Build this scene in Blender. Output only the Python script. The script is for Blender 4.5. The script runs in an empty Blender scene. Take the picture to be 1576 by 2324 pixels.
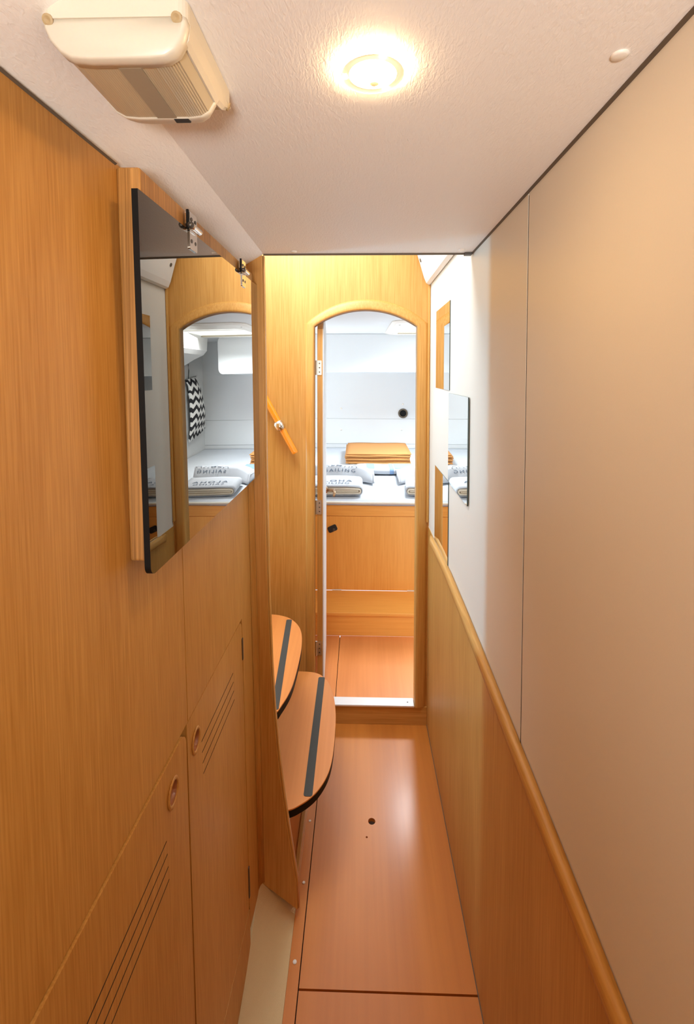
import bpy, bmesh, math, random
from math import pi, sin, cos, radians
from mathutils import Vector, Matrix, Euler
from mathutils.geometry import tessellate_polygon
random.seed(7)
SC = bpy.context.scene
COL = SC.collection

# ------------------------------------------------------------------ camera
H = 1.55
cam_d = bpy.data.cameras.new('camera'); cam = bpy.data.objects.new('camera', cam_d); COL.objects.link(cam)
cam_d.sensor_fit = 'VERTICAL'; cam_d.sensor_height = 24.0; cam_d.lens = 24.0 * 1081 / 2324
cam_d.shift_y = -(1162 - 886.4) / 2324
cam_d.clip_start = 0.01
PITCH, YAW, ROLL = 0.0359, 0.026, 0.0019
cam.matrix_world = (Matrix.Translation((0, 0, H)) @ Matrix.Rotation(YAW, 4, 'Z')
                    @ Matrix.Rotation(pi / 2 - PITCH, 4, 'X') @ Matrix.Rotation(ROLL, 4, 'Z'))
SC.camera = cam

# ------------------------------------------------------------------ world, lights, exposure
W = bpy.data.worlds.new('World'); SC.world = W; W.use_nodes = True
W.node_tree.nodes['Background'].inputs[0].default_value = (0.72, 0.86, 1.0, 1)
W.node_tree.nodes['Background'].inputs[1].default_value = 1.5
DAY = (0.74, 0.88, 1.0)
LAMP_E = 190.0          # radiance of the small ceiling spots
def area(name, loc, direction, sx, sy, power, color, spread=180):
    d = bpy.data.lights.new(name, 'AREA'); d.shape = 'RECTANGLE'; d.size = sx; d.size_y = sy
    d.energy = power; d.color = color; d.spread = radians(spread)
    o = bpy.data.objects.new(name, d); COL.objects.link(o); o.location = loc
    o.rotation_euler = Vector(direction).to_track_quat('-Z', 'Y').to_euler()
    return o
area('daylight_cabin_hatch', (.56, 3.50, 1.876), (0, -.12, -1), .48, .46, 36, (.86, .94, 1.0), 150)
area('cabin_side_fill', (-.93, 3.7, 1.35), (1, 0, -.1), .8, .3, 6, (.9, .96, 1.0))  # fill added at the unseen left side to brighten the cabin
area('daylight_exit_window', (-1.70, 1.84, 1.45), (1, -.36, -.1), .10, 1.1, 17, (.24, .66, 1.0))
area('ceiling_fill_behind', (-.02, -1.35, 1.15), (0, 1.5, 1), .5, .3, 7.6, (1.0, .985, .95), 84)  # fill added behind the camera, aimed up to brighten the ceiling
area('daylight_companionway', (-.38, 1.55, 2.42), (.10, .38, -1), .7, .42, 17, (.78, .88, 1.0))
SC.view_settings.view_transform = 'Standard'
SC.view_settings.look = 'None'
SC.view_settings.exposure = 0.30
SC.view_settings.gamma = 1.0
SC.view_settings.use_curve_mapping = False
try:
    SC.cycles.use_denoising = True
    SC.cycles.max_bounces = 12; SC.cycles.diffuse_bounces = 6; SC.cycles.glossy_bounces = 6
    SC.cycles.sample_clamp_indirect = 6
except Exception:
    pass

# ------------------------------------------------------------------ materials
def new_mat(name):
    m = bpy.data.materials.new(name); m.use_nodes = True
    return m, m.node_tree, m.node_tree.nodes['Principled BSDF']
def N(t, kind, **kw):
    n = t.nodes.new(kind)
    for k, v in kw.items(): setattr(n, k, v)
    return n
def ramp(t, stops):
    r = N(t, 'ShaderNodeValToRGB'); e = r.color_ramp.elements
    e[0].position, e[0].color = stops[0][0], (*stops[0][1], 1)
    e[1].position, e[1].color = stops[-1][0], (*stops[-1][1], 1)
    for p, c in stops[1:-1]:
        x = e.new(p); x.color = (*c, 1)
    return r
def plain(name, col, rough=.5, metal=0, spec=.5, bump=0, bscale=300, emis=None, coat=0):
    m, t, b = new_mat(name)
    b.inputs['Base Color'].default_value = (*col, 1); b.inputs['Roughness'].default_value = rough
    b.inputs['Metallic'].default_value = metal; b.inputs['Specular IOR Level'].default_value = spec
    b.inputs['Coat Weight'].default_value = coat
    tc = N(t, 'ShaderNodeTexCoord'); no = N(t, 'ShaderNodeTexNoise'); no.inputs['Scale'].default_value = bscale
    t.links.new(tc.outputs['Object'], no.inputs['Vector'])
    mx = N(t, 'ShaderNodeMix', data_type='RGBA', blend_type='MULTIPLY'); mx.inputs[0].default_value = .05
    mx.inputs[6].default_value = (*col, 1); t.links.new(no.outputs['Color'], mx.inputs[7])
    t.links.new(mx.outputs[2], b.inputs['Base Color'])
    if bump:
        bp = N(t, 'ShaderNodeBump'); bp.inputs['Strength'].default_value = bump; bp.inputs['Distance'].default_value = .001
        t.links.new(no.outputs['Fac'], bp.inputs['Height']); t.links.new(bp.outputs['Normal'], b.inputs['Normal'])
    if emis:
        b.inputs['Emission Color'].default_value = (*emis[0], 1); b.inputs['Emission Strength'].default_value = emis[1]
    return m
def wood(name, dark, light, axis='z', rough=.48, fine=220, along=5, coat=.03, contrast=1.0, bump=.15, coat_rough=.2, blotch=.5):
    m, t, b = new_mat(name)
    tc = N(t, 'ShaderNodeTexCoord')
    def mp(a, l):
        n = N(t, 'ShaderNodeMapping'); s = [a, a, a]; s['xyz'.index(axis)] = l
        n.inputs['Scale'].default_value = s; t.links.new(tc.outputs['Object'], n.inputs['Vector']); return n
    m1, m2 = mp(fine, along), mp(7, .9)
    n1 = N(t, 'ShaderNodeTexNoise'); n1.inputs['Scale'].default_value = 1; n1.inputs['Detail'].default_value = 4
    n2 = N(t, 'ShaderNodeTexNoise'); n2.inputs['Scale'].default_value = 1; n2.inputs['Detail'].default_value = 3
    n2.inputs['Distortion'].default_value = .6
    t.links.new(m1.outputs[0], n1.inputs['Vector']); t.links.new(m2.outputs[0], n2.inputs['Vector'])
    mix = N(t, 'ShaderNodeMix', data_type='FLOAT'); mix.inputs[0].default_value = blotch
    t.links.new(n1.outputs['Fac'], mix.inputs[2]); t.links.new(n2.outputs['Fac'], mix.inputs[3])
    c = .5 / max(.2, contrast)
    r = ramp(t, [(max(0, .5 - c * .45), dark), (min(1, .5 + c * .45), light)])
    t.links.new(mix.outputs[0], r.inputs['Fac']); t.links.new(r.outputs[0], b.inputs['Base Color'])
    b.inputs['Roughness'].default_value = rough
    b.inputs['Coat Weight'].default_value = coat; b.inputs['Coat Roughness'].default_value = coat_rough
    if bump:
        bp = N(t, 'ShaderNodeBump'); bp.inputs['Strength'].default_value = bump; bp.inputs['Distance'].default_value = .0006
        t.links.new(n1.outputs['Fac'], bp.inputs['Height']); t.links.new(bp.outputs['Normal'], b.inputs['Normal'])
    return m
WD, WL = (.45, .193, .026), (.66, .342, .085)
M = {}
M['wood'] = wood('oak veneer upright', WD, WL, 'z', contrast=1.15, fine=380, along=7, blotch=.36)
M['wood_y'] = wood('oak veneer lengthwise', WD, WL, 'y', contrast=1.5)
M['wood_x'] = wood('oak veneer crosswise', WD, WL, 'x', contrast=1.5)
M['box_wood'] = wood('open grain oak edge', (.28, .12, .022), (.62, .31, .085), 'z', contrast=2.2, fine=300, along=4, bump=.5)
M['cabin_wood'] = wood('orange cherry veneer', (.80, .31, .045), (.95, .43, .085), 'z', contrast=1.0, fine=120)
M['cabin_wood_x'] = wood('orange cherry veneer crosswise', (.80, .31, .045), (.95, .43, .085), 'x', contrast=1.0, fine=120)
M['floor_wood'] = wood('reddish cherry laminate floor', (.50, .15, .014), (.66, .225, .028), 'y', rough=.5, fine=70, along=1.5, coat=.38, contrast=1.1, bump=.05, coat_rough=.2, blotch=.7)
M['floor_cabin'] = wood('cherry laminate cabin floor', (.62, .20, .045), (.80, .29, .08), 'y', rough=.35, fine=70, along=1.5, coat=.3, contrast=1.1, bump=.05, blotch=.7)
M['tread_wood'] = wood('cherry laminate tread', (.60, .20, .040), (.78, .30, .07), 'y', rough=.5, fine=70, along=1.5, coat=.1, contrast=1.1, bump=.05, blotch=.7)
M['white'] = plain('white gelcoat panel', (.80, .74, .63), .42, bump=.03, bscale=500)
M['cabin_white'] = plain('white vinyl lining', (.72, .735, .74), .6, bump=.1, bscale=200)
M['cream_plastic'] = plain('cream plastic', (.68, .62, .50), .35, bump=.03)
M['hull'] = plain('beige hull liner', (.66, .49, .25), .7, bump=.5, bscale=700)
M['black'] = plain('black rubber', (.005, .005, .005), .6, spec=.2)
M['grip'] = plain('dark grey grit tape', (.055, .052, .042), .8, bump=.5, bscale=900)
M['chrome'] = plain('chrome', (.78, .75, .70), .16, metal=1)
M['steel'] = plain('brushed steel', (.62, .60, .56), .35, metal=1)
M['bronze'] = plain('brown metal', (.42, .24, .12), .3, metal=.8)
M['sill'] = plain('pale aluminium sill', (.84, .85, .84), .3, metal=.3)
M['dark_metal'] = plain('dark screw metal', (.12, .11, .10), .4, metal=.7)
M['mirror'] = plain('mirror tile', (.93, .93, .90), .01, metal=1)
M['tile_edge'] = plain('dark green tile edge', (.05, .07, .06), .3)
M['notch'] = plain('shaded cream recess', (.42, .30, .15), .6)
M['dark_gap'] = plain('dark locker inside', (.04, .02, .008), .9)
M['red_cup'] = plain('reddish turned wood ring', (.42, .15, .05), .3, coat=.4)
M['gasket'] = plain('grey brown gasket', (.12, .09, .06), .7)
M['amber'] = plain('orange acrylic', (.88, .27, .012), .15, coat=.5)
M['towel_orange'] = plain('orange terry cotton', (.50, .225, .065), .95, bump=.9, bscale=350)
M['towel_white'] = plain('white terry cotton', (.50, .515, .545), .95, bump=.7, bscale=350)
M['towel_cream'] = plain('cream terry cotton', (.78, .68, .53), .95, bump=.7, bscale=350)
M['towel_blue'] = plain('pale blue woven stripe', (.22, .33, .52), .95, bump=.6, bscale=350)
M['sheet'] = plain('white bed sheet', (.54, .57, .61), .9, bump=.3, bscale=60)
M['mattress_edge'] = plain('cream mattress piping', (.82, .74, .60), .9, bump=.3, bscale=200)
M['ink'] = plain('dark blue printed ink', (.10, .13, .18), .8)
M['switch'] = plain('black switch plastic', (.02, .02, .02), .4)
M['caps'] = plain('white screw cap plastic', (.85, .80, .72), .35)
# tinted glass flap: a dark, glossy dielectric
m, t, b = new_mat('bronze mirrored glass'); b.inputs['Metallic'].default_value = 1
lw_ = N(t, 'ShaderNodeLayerWeight'); lw_.inputs['Blend'].default_value = .5
rf_ = ramp(t, [(0, (.05, .045, .04)), (.58, (.13, .11, .09)), (.67, (.28, .25, .21)), (.80, (.62, .60, .57)), (1, (1, 1, 1))])
t.links.new(lw_.outputs['Facing'], rf_.inputs['Fac']); t.links.new(rf_.outputs[0], b.inputs['Base Color'])
b.inputs['Roughness'].default_value = 0.0; M['smoked'] = m
# ceiling vinyl with stretched creases
def vinyl(name, col):
    m, t, b = new_mat(name); b.inputs['Base Color'].default_value = (*col, 1); b.inputs['Roughness'].default_value = .5
    tc = N(t, 'ShaderNodeTexCoord'); mp = N(t, 'ShaderNodeMapping'); mp.inputs['Scale'].default_value = (290, 95, 100)
    no = N(t, 'ShaderNodeTexNoise'); no.inputs['Scale'].default_value = 1; no.inputs['Detail'].default_value = 2; no.inputs['Distortion'].default_value = .7
    t.links.new(tc.outputs['Object'], mp.inputs['Vector']); t.links.new(mp.outputs[0], no.inputs['Vector'])
    bp = N(t, 'ShaderNodeBump'); bp.inputs['Strength'].default_value = .5; bp.inputs['Distance'].default_value = .0016
    t.links.new(no.outputs['Fac'], bp.inputs['Height']); t.links.new(bp.outputs['Normal'], b.inputs['Normal'])
    return m
M['vinyl'] = vinyl('leather grained ceiling vinyl', (.90, .87, .83))
# prismatic diffuser
m, t, b = new_mat('prismatic diffuser'); b.inputs['Base Color'].default_value = (.50, .42, .28, 1); b.inputs['Roughness'].default_value = .3
b.inputs['Coat Weight'].default_value = .3
M['diffuser'] = m
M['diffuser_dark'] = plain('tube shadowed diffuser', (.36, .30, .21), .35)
# lamp
def emit(name, col, s):
    m, t, b = new_mat(name); b.inputs['Base Color'].default_value = (.8, .75, .6, 1)
    b.inputs['Emission Color'].default_value = (*col, 1); b.inputs['Emission Strength'].default_value = s; return m
M['lamp_rim'] = emit('glowing clear lamp rim', (1.0, .68, .36), LAMP_E * .22)
M['lamp'] = emit('glowing warm lamp lens', (1.0, .64, .30), LAMP_E)
M['lamp_face'] = emit('glowing warm lamp face', (1.0, .64, .30), LAMP_E * .66)
M['lamp_dot'] = emit('amber lamp filament', (1.0, .50, .10), .6)
M['lamp_ring'] = plain('clear cream lamp ring', (.8, .7, .5), .15, coat=.3, emis=((1.0, .74, .44), .55))
M['hatch'] = emit('daylit hatch acrylic', (.80, .92, 1.0), 1.6)
M['window'] = emit('daylit window acrylic', (.86, .94, 1.0), 3)
# chevron print
m, t, b = new_mat('black and white chevron cloth'); b.inputs['Roughness'].default_value = .9
tc = N(t, 'ShaderNodeTexCoord'); sp = N(t, 'ShaderNodeSeparateXYZ'); t.links.new(tc.outputs['Object'], sp.inputs[0])
def mth(op, a, bb=None):
    n = N(t, 'ShaderNodeMath', operation=op)
    for i, v in enumerate((a, bb)):
        if v is None: continue
        if hasattr(v, 'links'): t.links.new(v, n.inputs[i])
        else: n.inputs[i].default_value = v
    return n.outputs[0]
zz = mth('PINGPONG', mth('ADD', sp.outputs['Y'], 5.0), .042)
s = mth('FRACT', mth('MULTIPLY', mth('ADD', mth('ADD', sp.outputs['Z'], 3.0), zz), 12.5))
k = mth('GREATER_THAN', s, .5)
mx = N(t, 'ShaderNodeMix', data_type='RGBA'); t.links.new(k, mx.inputs[0])
mx.inputs[6].default_value = (.02, .02, .025, 1); mx.inputs[7].default_value = (.82, .82, .80, 1)
t.links.new(mx.outputs[2], b.inputs['Base Color']); M['chevron'] = m

# ------------------------------------------------------------------ builders
ORG = {}
def tagp(o, label=None, cat=None, group=None, kind=None):
    if label: o['label'] = label
    if cat: o['category'] = cat
    if group: o['group'] = group
    if kind: o['kind'] = kind
    return o
def thing(name, loc, label=None, cat=None, group=None, kind=None):
    o = bpy.data.objects.new(name, None); COL.objects.link(o); o.location = loc
    o.empty_display_size = .05; ORG[o.name] = Vector(loc)
    return tagp(o, label, cat, group, kind)
def mesh(name, bm, mat, parent=None, smooth=False, bevel=0, bseg=2, label=None, cat=None, group=None, kind=None, angle=40, slots=None):
    bmesh.ops.remove_doubles(bm, verts=bm.verts, dist=1e-6)
    bmesh.ops.recalc_face_normals(bm, faces=bm.faces)
    if parent is not None: org = ORG[parent.name]
    else:
        xs = [v.co.x for v in bm.verts]; ys = [v.co.y for v in bm.verts]; zs = [v.co.z for v in bm.verts]
        org = Vector(((min(xs) + max(xs)) / 2, (min(ys) + max(ys)) / 2, min(zs)))
    bmesh.ops.translate(bm, verts=bm.verts, vec=-org)
    me = bpy.data.meshes.new(name); bm.to_mesh(me); bm.free()
    me.materials.append(M[mat] if isinstance(mat, str) else mat)
    if slots:
        me.materials.append(M[slots[0]])
        for p in me.polygons:
            if slots[1](p.center + org, p.normal): p.material_index = 1
    o = bpy.data.objects.new(name, me); COL.objects.link(o); ORG[o.name] = org
    if parent is not None: o.parent = parent
    else: o.location = org
    if smooth:
        for p in me.polygons: p.use_smooth = True
    if bevel:
        md = o.modifiers.new('b', 'BEVEL'); md.width = bevel; md.segments = bseg; md.limit_method = 'ANGLE'; md.angle_limit = radians(angle)
        if not smooth:
            md.harden_normals = False
    return tagp(o, label, cat, group, kind)
def box(x0, x1, y0, y1, z0, z1, bm=None):
    bm = bm or bmesh.new()
    v = [bm.verts.new(p) for p in [(x0,y0,z0),(x1,y0,z0),(x1,y1,z0),(x0,y1,z0),(x0,y0,z1),(x1,y0,z1),(x1,y1,z1),(x0,y1,z1)]]
    for f in [(0,3,2,1),(4,5,6,7),(0,1,5,4),(1,2,6,5),(2,3,7,6),(3,0,4,7)]: bm.faces.new([v[i] for i in f])
    return bm
def hexa(pts, bm=None):   # 8 points: bottom loop 4, top loop 4
    bm = bm or bmesh.new(); v = [bm.verts.new(p) for p in pts]
    for f in [(0,3,2,1),(4,5,6,7),(0,1,5,4),(1,2,6,5),(2,3,7,6),(3,0,4,7)]: bm.faces.new([v[i] for i in f])
    return bm
def plate(outer, mapf, t, holes=(), pockets=(), bm=None):
    """outline with through holes and blind pockets; mapf(u, v, depth) -> point; depth 0 is the face"""
    bm = bm or bmesh.new()
    def loops(d, withp):
        ls = [outer] + list(holes) + ([p for p, _ in pockets] if withp else [])
        vs = [[bm.verts.new(mapf(u, v, d)) for u, v in l] for l in ls]
        flat = [x for l in vs for x in l]
        tri = tessellate_polygon([[Vector((u, v, 0)) for u, v in l] for l in ls])
        for a, b_, c in tri:
            try: bm.faces.new((flat[a], flat[b_], flat[c]))
            except ValueError: pass
        return vs
    f = loops(0, True); k = loops(t, False)
    for i in range(1 + len(holes)):
        n = len(f[i])
        for j in range(n): bm.faces.new((f[i][j], f[i][(j+1) % n], k[i][(j+1) % n], k[i][j]))
    for q, (p, dp) in enumerate(pockets):
        fl = f[1 + len(holes) + q]; n = len(fl)
        bt = [bm.verts.new(mapf(u, v, dp)) for u, v in p]
        for j in range(n): bm.faces.new((fl[j], fl[(j+1) % n], bt[(j+1) % n], bt[j]))
        bm.faces.new(bt)
    return bm
def rect(u0, u1, v0, v1): return [(u0, v0), (u1, v0), (u1, v1), (u0, v1)]
def rrect(u0, u1, v0, v1, r, n=6):
    out = []
    for cu, cv, a in ((u1-r, v0+r, -90), (u1-r, v1-r, 0), (u0+r, v1-r, 90), (u0+r, v0+r, 180)):
        for i in range(n + 1):
            q = radians(a + 90 * i / n); out.append((cu + r * cos(q), cv + r * sin(q)))
    return out
def circle(cu, cv, r, n=20, s=1.0): return [(cu + r * cos(2*pi*i/n), cv + s * r * sin(2*pi*i/n)) for i in range(n)]
def lathe(profile, org, axis=(0, 0, 1), n=28, bm=None):
    bm = bm or bmesh.new(); q = Vector(axis).to_track_quat('Z', 'Y'); org = Vector(org)
    rings = []
    for r, h in profile:
        if r < 1e-6: rings.append([bm.verts.new(org + q @ Vector((0, 0, h)))])
        else: rings.append([bm.verts.new(org + q @ Vector((r*cos(2*pi*i/n), r*sin(2*pi*i/n), h))) for i in range(n)])
    for a, b_ in zip(rings, rings[1:]):
        for i in range(n):
            j = (i + 1) % n
            if len(a) == 1 and len(b_) == 1: continue
            if len(a) == 1: bm.faces.new((a[0], b_[i], b_[j]))
            elif len(b_) == 1: bm.faces.new((a[i], a[j], b_[0]))
            else: bm.faces.new((a[i], a[j], b_[j], b_[i]))
    return bm
def tube(pts, r, n=12, bm=None, caps=True):
    bm = bm or bmesh.new(); pts = [Vector(p) for p in pts]; rings = []
    rs = r if isinstance(r, (list, tuple)) else [r] * len(pts)
    for i, p in enumerate(pts):
        d = (pts[min(i+1, len(pts)-1)] - pts[max(i-1, 0)]).normalized(); q = d.to_track_quat('Z', 'Y')
        rings.append([bm.verts.new(p + q @ Vector((rs[i]*cos(2*pi*j/n), rs[i]*sin(2*pi*j/n), 0))) for j in range(n)])
    for a, b_ in zip(rings, rings[1:]):
        for j in range(n): bm.faces.new((a[j], a[(j+1) % n], b_[(j+1) % n], b_[j]))
    if caps: bm.faces.new(rings[0]); bm.faces.new(rings[-1])
    return bm
def loft(rows, closed=False, bm=None, cap=False):
    bm = bm or bmesh.new(); vr = [[bm.verts.new(p) for p in r] for r in rows]
    for a, b_ in zip(vr, vr[1:]):
        n = len(a)
        for j in range(n if closed else n - 1): bm.faces.new((a[j], a[(j+1) % n], b_[(j+1) % n], b_[j]))
    if cap: bm.faces.new(vr[0]); bm.faces.new(vr[-1])
    return bm
def solid_strip(poly, y0, y1, bm=None):   # polygon in (x, z) pushed along y
    return plate(poly, lambda u, v, d: (u, y0 + d, v), y1 - y0, bm=bm)

def LX(y, z, off=0): return -.3153 + .023 * (y - 1) - .0215 * (z - 1.5) + off     # the raked left wall
def LM(u, v, d): return (LX(u, v) - d, u, v)
def CZ(y, off=0): return 1.8835 - .0076 * y - off                                 # the ceiling
XR, YD, YP = .302, 2.06, 1.30
YB = -1.7                                                                         # behind the camera

# ------------------------------------------------------------------ floor
fl = mesh('floor', box(-.9, .32, YB, YD, -.06, -.012), 'dark_gap', kind='structure')
def panel(x0, x1, y0, y1, holes=()):
    return plate(rect(x0, x1, y0, y1), lambda u, v, d: (u, v, -d), .012, holes=holes)
hole = circle(.047, 1.597, .0125, 18); pin = circle(.029, 1.54, .0035, 10)
mesh('floor_panel', panel(-.148, .3005, 1.143, YD - .001, [hole, pin]), 'floor_wood', fl)
mesh('floor_panel', panel(-.148, .3005, YB, 1.138), 'floor_wood', fl)
# narrow fixed strip along the left, with screws
mesh('floor_strip', panel(-.180, -.151, YB, YD - .001), 'floor_wood', fl)
for x, y, r in ((-.167, 1.592, .0042), (-.165, 1.392, .0042), (-.166, 1.196, .0052)):
    mesh('screw_cap', lathe([(r, 0), (r, .0012), (r*.7, .002), (0, .002)], (x, y, 0), n=14), 'caps', fl)
# hull liner wedge between the strip and the left wall
rows = []
def hull_z(y): 
    if y < 1.05: return .012
    if y > 1.33: return .105
    k = (y - 1.05) / .28; return .012 + .093 * (k * k * (3 - 2 * k)) 
for i in range(41):
    y = YB + (YD - YB) * i / 40 if i < 12 else 1.0 + (YD - 1.0) * (i - 12) / 28
    zl = hull_z(y); r = [(-.9 if y > 1.33 else LX(y, zl) - .03, y, -.05), (-.9 if y > 1.33 else LX(y, zl) - .03, y, zl + .002)]
    for k in range(8):
        s = k / 7; x = LX(y, zl) * (1 - s) - .1805 * s
        z = zl * (1 - s) ** 1.15 + .003 * (1 - s); r.append((x, y, z))
    r.append((-.1805, y, -.05)); rows.append(r)
mesh('floor_hull_liner', loft(rows, closed=True, cap=True), 'hull', smooth=False, kind='structure')

# ------------------------------------------------------------------ left wall with its locker doors
ZT = 1.833
DT, DB = .921, .155                 # locker doors top and bottom
DN0, DN1, DF0, DF1 = .36, .8095, .8235, 1.186
wl = thing('wall_left', (-.345, .5, 0), kind='structure')
near = [(YB, .013), (.355, .013), (.355, DT + .003), (.825, DT + .003), (.825, ZT), (YB, ZT)]
far = [(.828, DT + .003), (1.1885, DT + .003), (1.1885, .10), (1.30, .092), (1.30, ZT), (.828, ZT)]
mesh('wall_panel', plate(near, LM, .018), 'wood', wl)
mesh('wall_panel', plate(far, LM, .018), 'wood', wl)
kick = [(.357, .013), (1.04, .013), (1.186, .05), (1.186, DB - .003), (.357, DB - .003)]
mesh('kick_board', plate(kick, LM, .018), 'wood', wl)
# little cove that turns the wall into the partition
mesh('cove_strip', loft([[(LX(1.30, z) + .0005 + .012 * (1 - cos(a)), 1.300 - .020 * (1 - sin(a)), z) for a in [pi/2*i/6 for i in range(7)]]
                         + [(LX(1.3, z) - .004, 1.3005, z)] for z in (.10, .5, .9, 1.3, 1.83)], closed=True, cap=True), 'wood', wl, smooth=True)
lk = thing('locker', (LX(.77, DB), .77, DB), 'low oak-faced locker with two vented doors under the dark glass flap', 'locker')
mesh('carcass', plate(rect(.357, 1.187, DB - .002, DT), lambda u, v, d: (LX(u, v) - .03 - d, u, v), .25), 'dark_gap', lk)
def locker_door(y0, y1, cy, cz, gy0, gy1, gz, dep, hinge_y=None):
    r = .022
    out = []
    for cu, cv, a in ((y1-r, DB+r, -90), (y1-r, DT-r, 0)):
        for i in range(7):
            q = radians(a + 90 * i / 6); out.append((cu + r*cos(q), cv + r*sin(q)))
    out += [(y0, DT), (y0, DB)]
    gro = [(rrect(gy0 + .0015*i, gy1 + .0015*i, gz - .0225*i - .0013, gz - .0225*i + .0013, .0012, 3), .009) for i in range(4)]
    cup = (circle(cy, cz, .0165, 24, 1.12), .014)
    f = lambda u, v, d: (LX(u, v) - .0004 + dep - d, u, v)
    d = mesh('cabinet_door', plate(out, f, .018, pockets=gro + [cup]), 'wood', lk, slots=('dark_gap', lambda c, n: c.x < LX(c.y, c.z) + dep - .0012 and DB + .01 < c.z < DT - .01 and y0 + .01 < c.y < y1 - .01))
    # turned ring and cup
    bm = bmesh.new(); rows = []
    for q in range(9):
        a = 2*pi*q/8; rr = .0185 + .0028*cos(a); h = .0018*sin(a)
        rows.append([(LX(cy, cz) + dep + .0006 + h, cy + rr*cos(b), cz + 1.12*rr*sin(b)) for b in [2*pi*i/28 for i in range(28)]])
    mesh('finger_ring', loft(rows, closed=True), 'wood', d, smooth=True)
    mesh('finger_cup', loft([[(LX(cy, cz) + dep - h, cy + rr*cos(b), cz + 1.12*rr*sin(b)) for b in [2*pi*i/24 for i in range(24)]]
                             for rr, h in ((.0163, -.0005), (.0158, .006), (.011, .0115), (.002, .012))], closed=True), 'red_cup', d, smooth=True, label='reddish brown finger hole cup')
    return d
d1 = locker_door(DN0, DN1, .750, .862, .42, .722, .808, .0035)
d2 = locker_door(DF0, DF1, .862, .862, .890, 1.103, .836, 0.0)
for z0, z1 in ((.818, .874), (.186, .268)):
    mesh('hinge', plate(rrect(1.1815, 1.1895, z0, z1, .002, 2), lambda u, v, d: (LX(u, v) + .0016 - d, u, v), .012), 'dark_metal', d2, label='dark hinge')

# flat partition sticking out beside the steps
prof = [(.02, -.1715), (.10, -.176), (.285, -.204), (.38, -.217), (.479, -.228), (.60, -.239), (.736, -.2465), (.95, -.254), (1.239, -.2595), (1.729, -.2635), (1.871, -.2655)]
poly = [(x, z) for z, x in prof] + [(-.275, 1.872), (-.335, 1.83), (-1.62, 1.83), (-1.62, .02)]
poly = poly[:-1] + [(-1.62, .10), (-.283, .103)]
wp = mesh('wall_partition', plate(poly, lambda u, v, d: (u, YP + d, v), .030), 'wood', bevel=.002, kind='structure')
mesh('edge_strip', loft([[(x + .0005, YP + .004, z), (x + .0035, YP + .008, z), (x + .0035, YP + .024, z), (x + .0005, YP + .029, z)] for z, x in prof], closed=True, cap=True), 'wood', wp, smooth=True)

# ------------------------------------------------------------------ right wall
wr = thing('wall_right', (XR, .5, 0), kind='structure')
RM = lambda u, v, d: (XR + .001 + d, u, v)
mesh('wall_panel', plate([(YB, .6), (.8715, .6), (.8715, 1.885), (YB, 1.90)], RM, .02), 'white', wr)
mesh('wall_panel', plate([(.877, .6), (YD, .6), (YD, 2.45), (YP + .02, 2.45), (YP + .02, 1.874), (.877, 1.878)], RM, .02), 'white', wr)
mesh('seam_backing', box(XR + .0018, XR + .0205, .872, .8765, .7, 1.87), 'black', wr)
mesh('wainscot_panel', plate([(YB, -.012), (YD, -.012), (YD, .885), (1.75, .885), (1.54, .893), (1.09, .872), (.875, .858), (.505, .832), (YB, .76)],
                             lambda u, v, d: (XR - .0008 + d * .1, u, v), .02), 'wood', wr)
mesh('seal_strip', box(XR - .0025, XR - .0009, YB, YD, 0, .003), 'gasket', wr)
# cap rail
path = [(YB, .745), (.505, .838), (.69, .853), (.875, .865), (1.09, .8795), (1.32, .893), (1.54, .901), (1.75, .898), (1.90, .889), (1.965, .879)]
rows = []
for i, (y, z) in enumerate(path):
    k = 1.0
    if i == len(path) - 1: k = .45
    w = .0175 * k; h = .034
    pr = [(0, 0), (w*.55, .0005), (w*.85, -.003), (w, -.009), (w, -h*.55), (w*.9, -h*.8), (w*.45, -h), (0, -h)]
    rows.append([(XR - .0005 - a, y, z + b_) for a, b_ in pr])
mesh('trim_1', loft(rows, closed=True, cap=True), 'wood_y', smooth=True, kind='structure', bevel=0)
# corner bead beside the door
mesh('trim_2', box(XR - .010, XR, YD - .014, YD, .905, 1.95), 'wood', bevel=.003, kind='structure')

# the square mirror tiles, in a staggered pattern
for y0, z0, lab in ((1.600, 1.494, 'upper mirror tile nearest the door corner on the white wall, in the staggered trio'),
                    (1.308, 1.185, 'middle mirror tile of the staggered trio, farthest from the door'),
                    (1.600, .886, 'lowest mirror tile of the staggered trio, just above the wooden rail')):
    mm = mesh('mirror_tile', plate(rect(y0, y0 + .298, z0, z0 + .300), lambda u, v, d: (XR - .0036 + .010*(u - 1.45) + d, u, v), .0040), 'mirror', slots=('tile_edge', lambda c, n: abs(n.x) < .8), label=lab, cat='mirror', group='mirror tiles on the right wall')

# ------------------------------------------------------------------ ceiling
cl = mesh('ceiling', hexa([(-.262, YB, CZ(YB)), (XR + .001, YB, CZ(YB)), (XR + .001, YP - .003, CZ(YP)), (-.262, YP - .003, CZ(YP)),
                           (-.262, YB, CZ(YB) + .03), (XR + .001, YB, CZ(YB) + .03), (XR + .001, YP - .003, CZ(YP) + .03), (-.262, YP - .003, CZ(YP) + .03)]), 'vinyl', kind='structure')
mesh('front_gasket', box(-.262, XR - .001, YP - .0028, YP + .004, CZ(YP) - .0035, CZ(YP) + .05), 'gasket', cl)
mesh('corner_bracket', box(XR - .022, XR - .003, YP - .012, YP + .004, CZ(YP) - .0075, CZ(YP) - .0005), 'dark_metal', cl, bevel=.001)
for x, y, r in ((-.175, 1.272, .0085), (.266, 1.262, .0085)):
    mesh('screw_cap', lathe([(r, 0), (r, -.002), (r*.7, -.004), (0, -.0045)], (x, y, CZ(y)), n=16), 'caps', cl, smooth=True)
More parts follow.
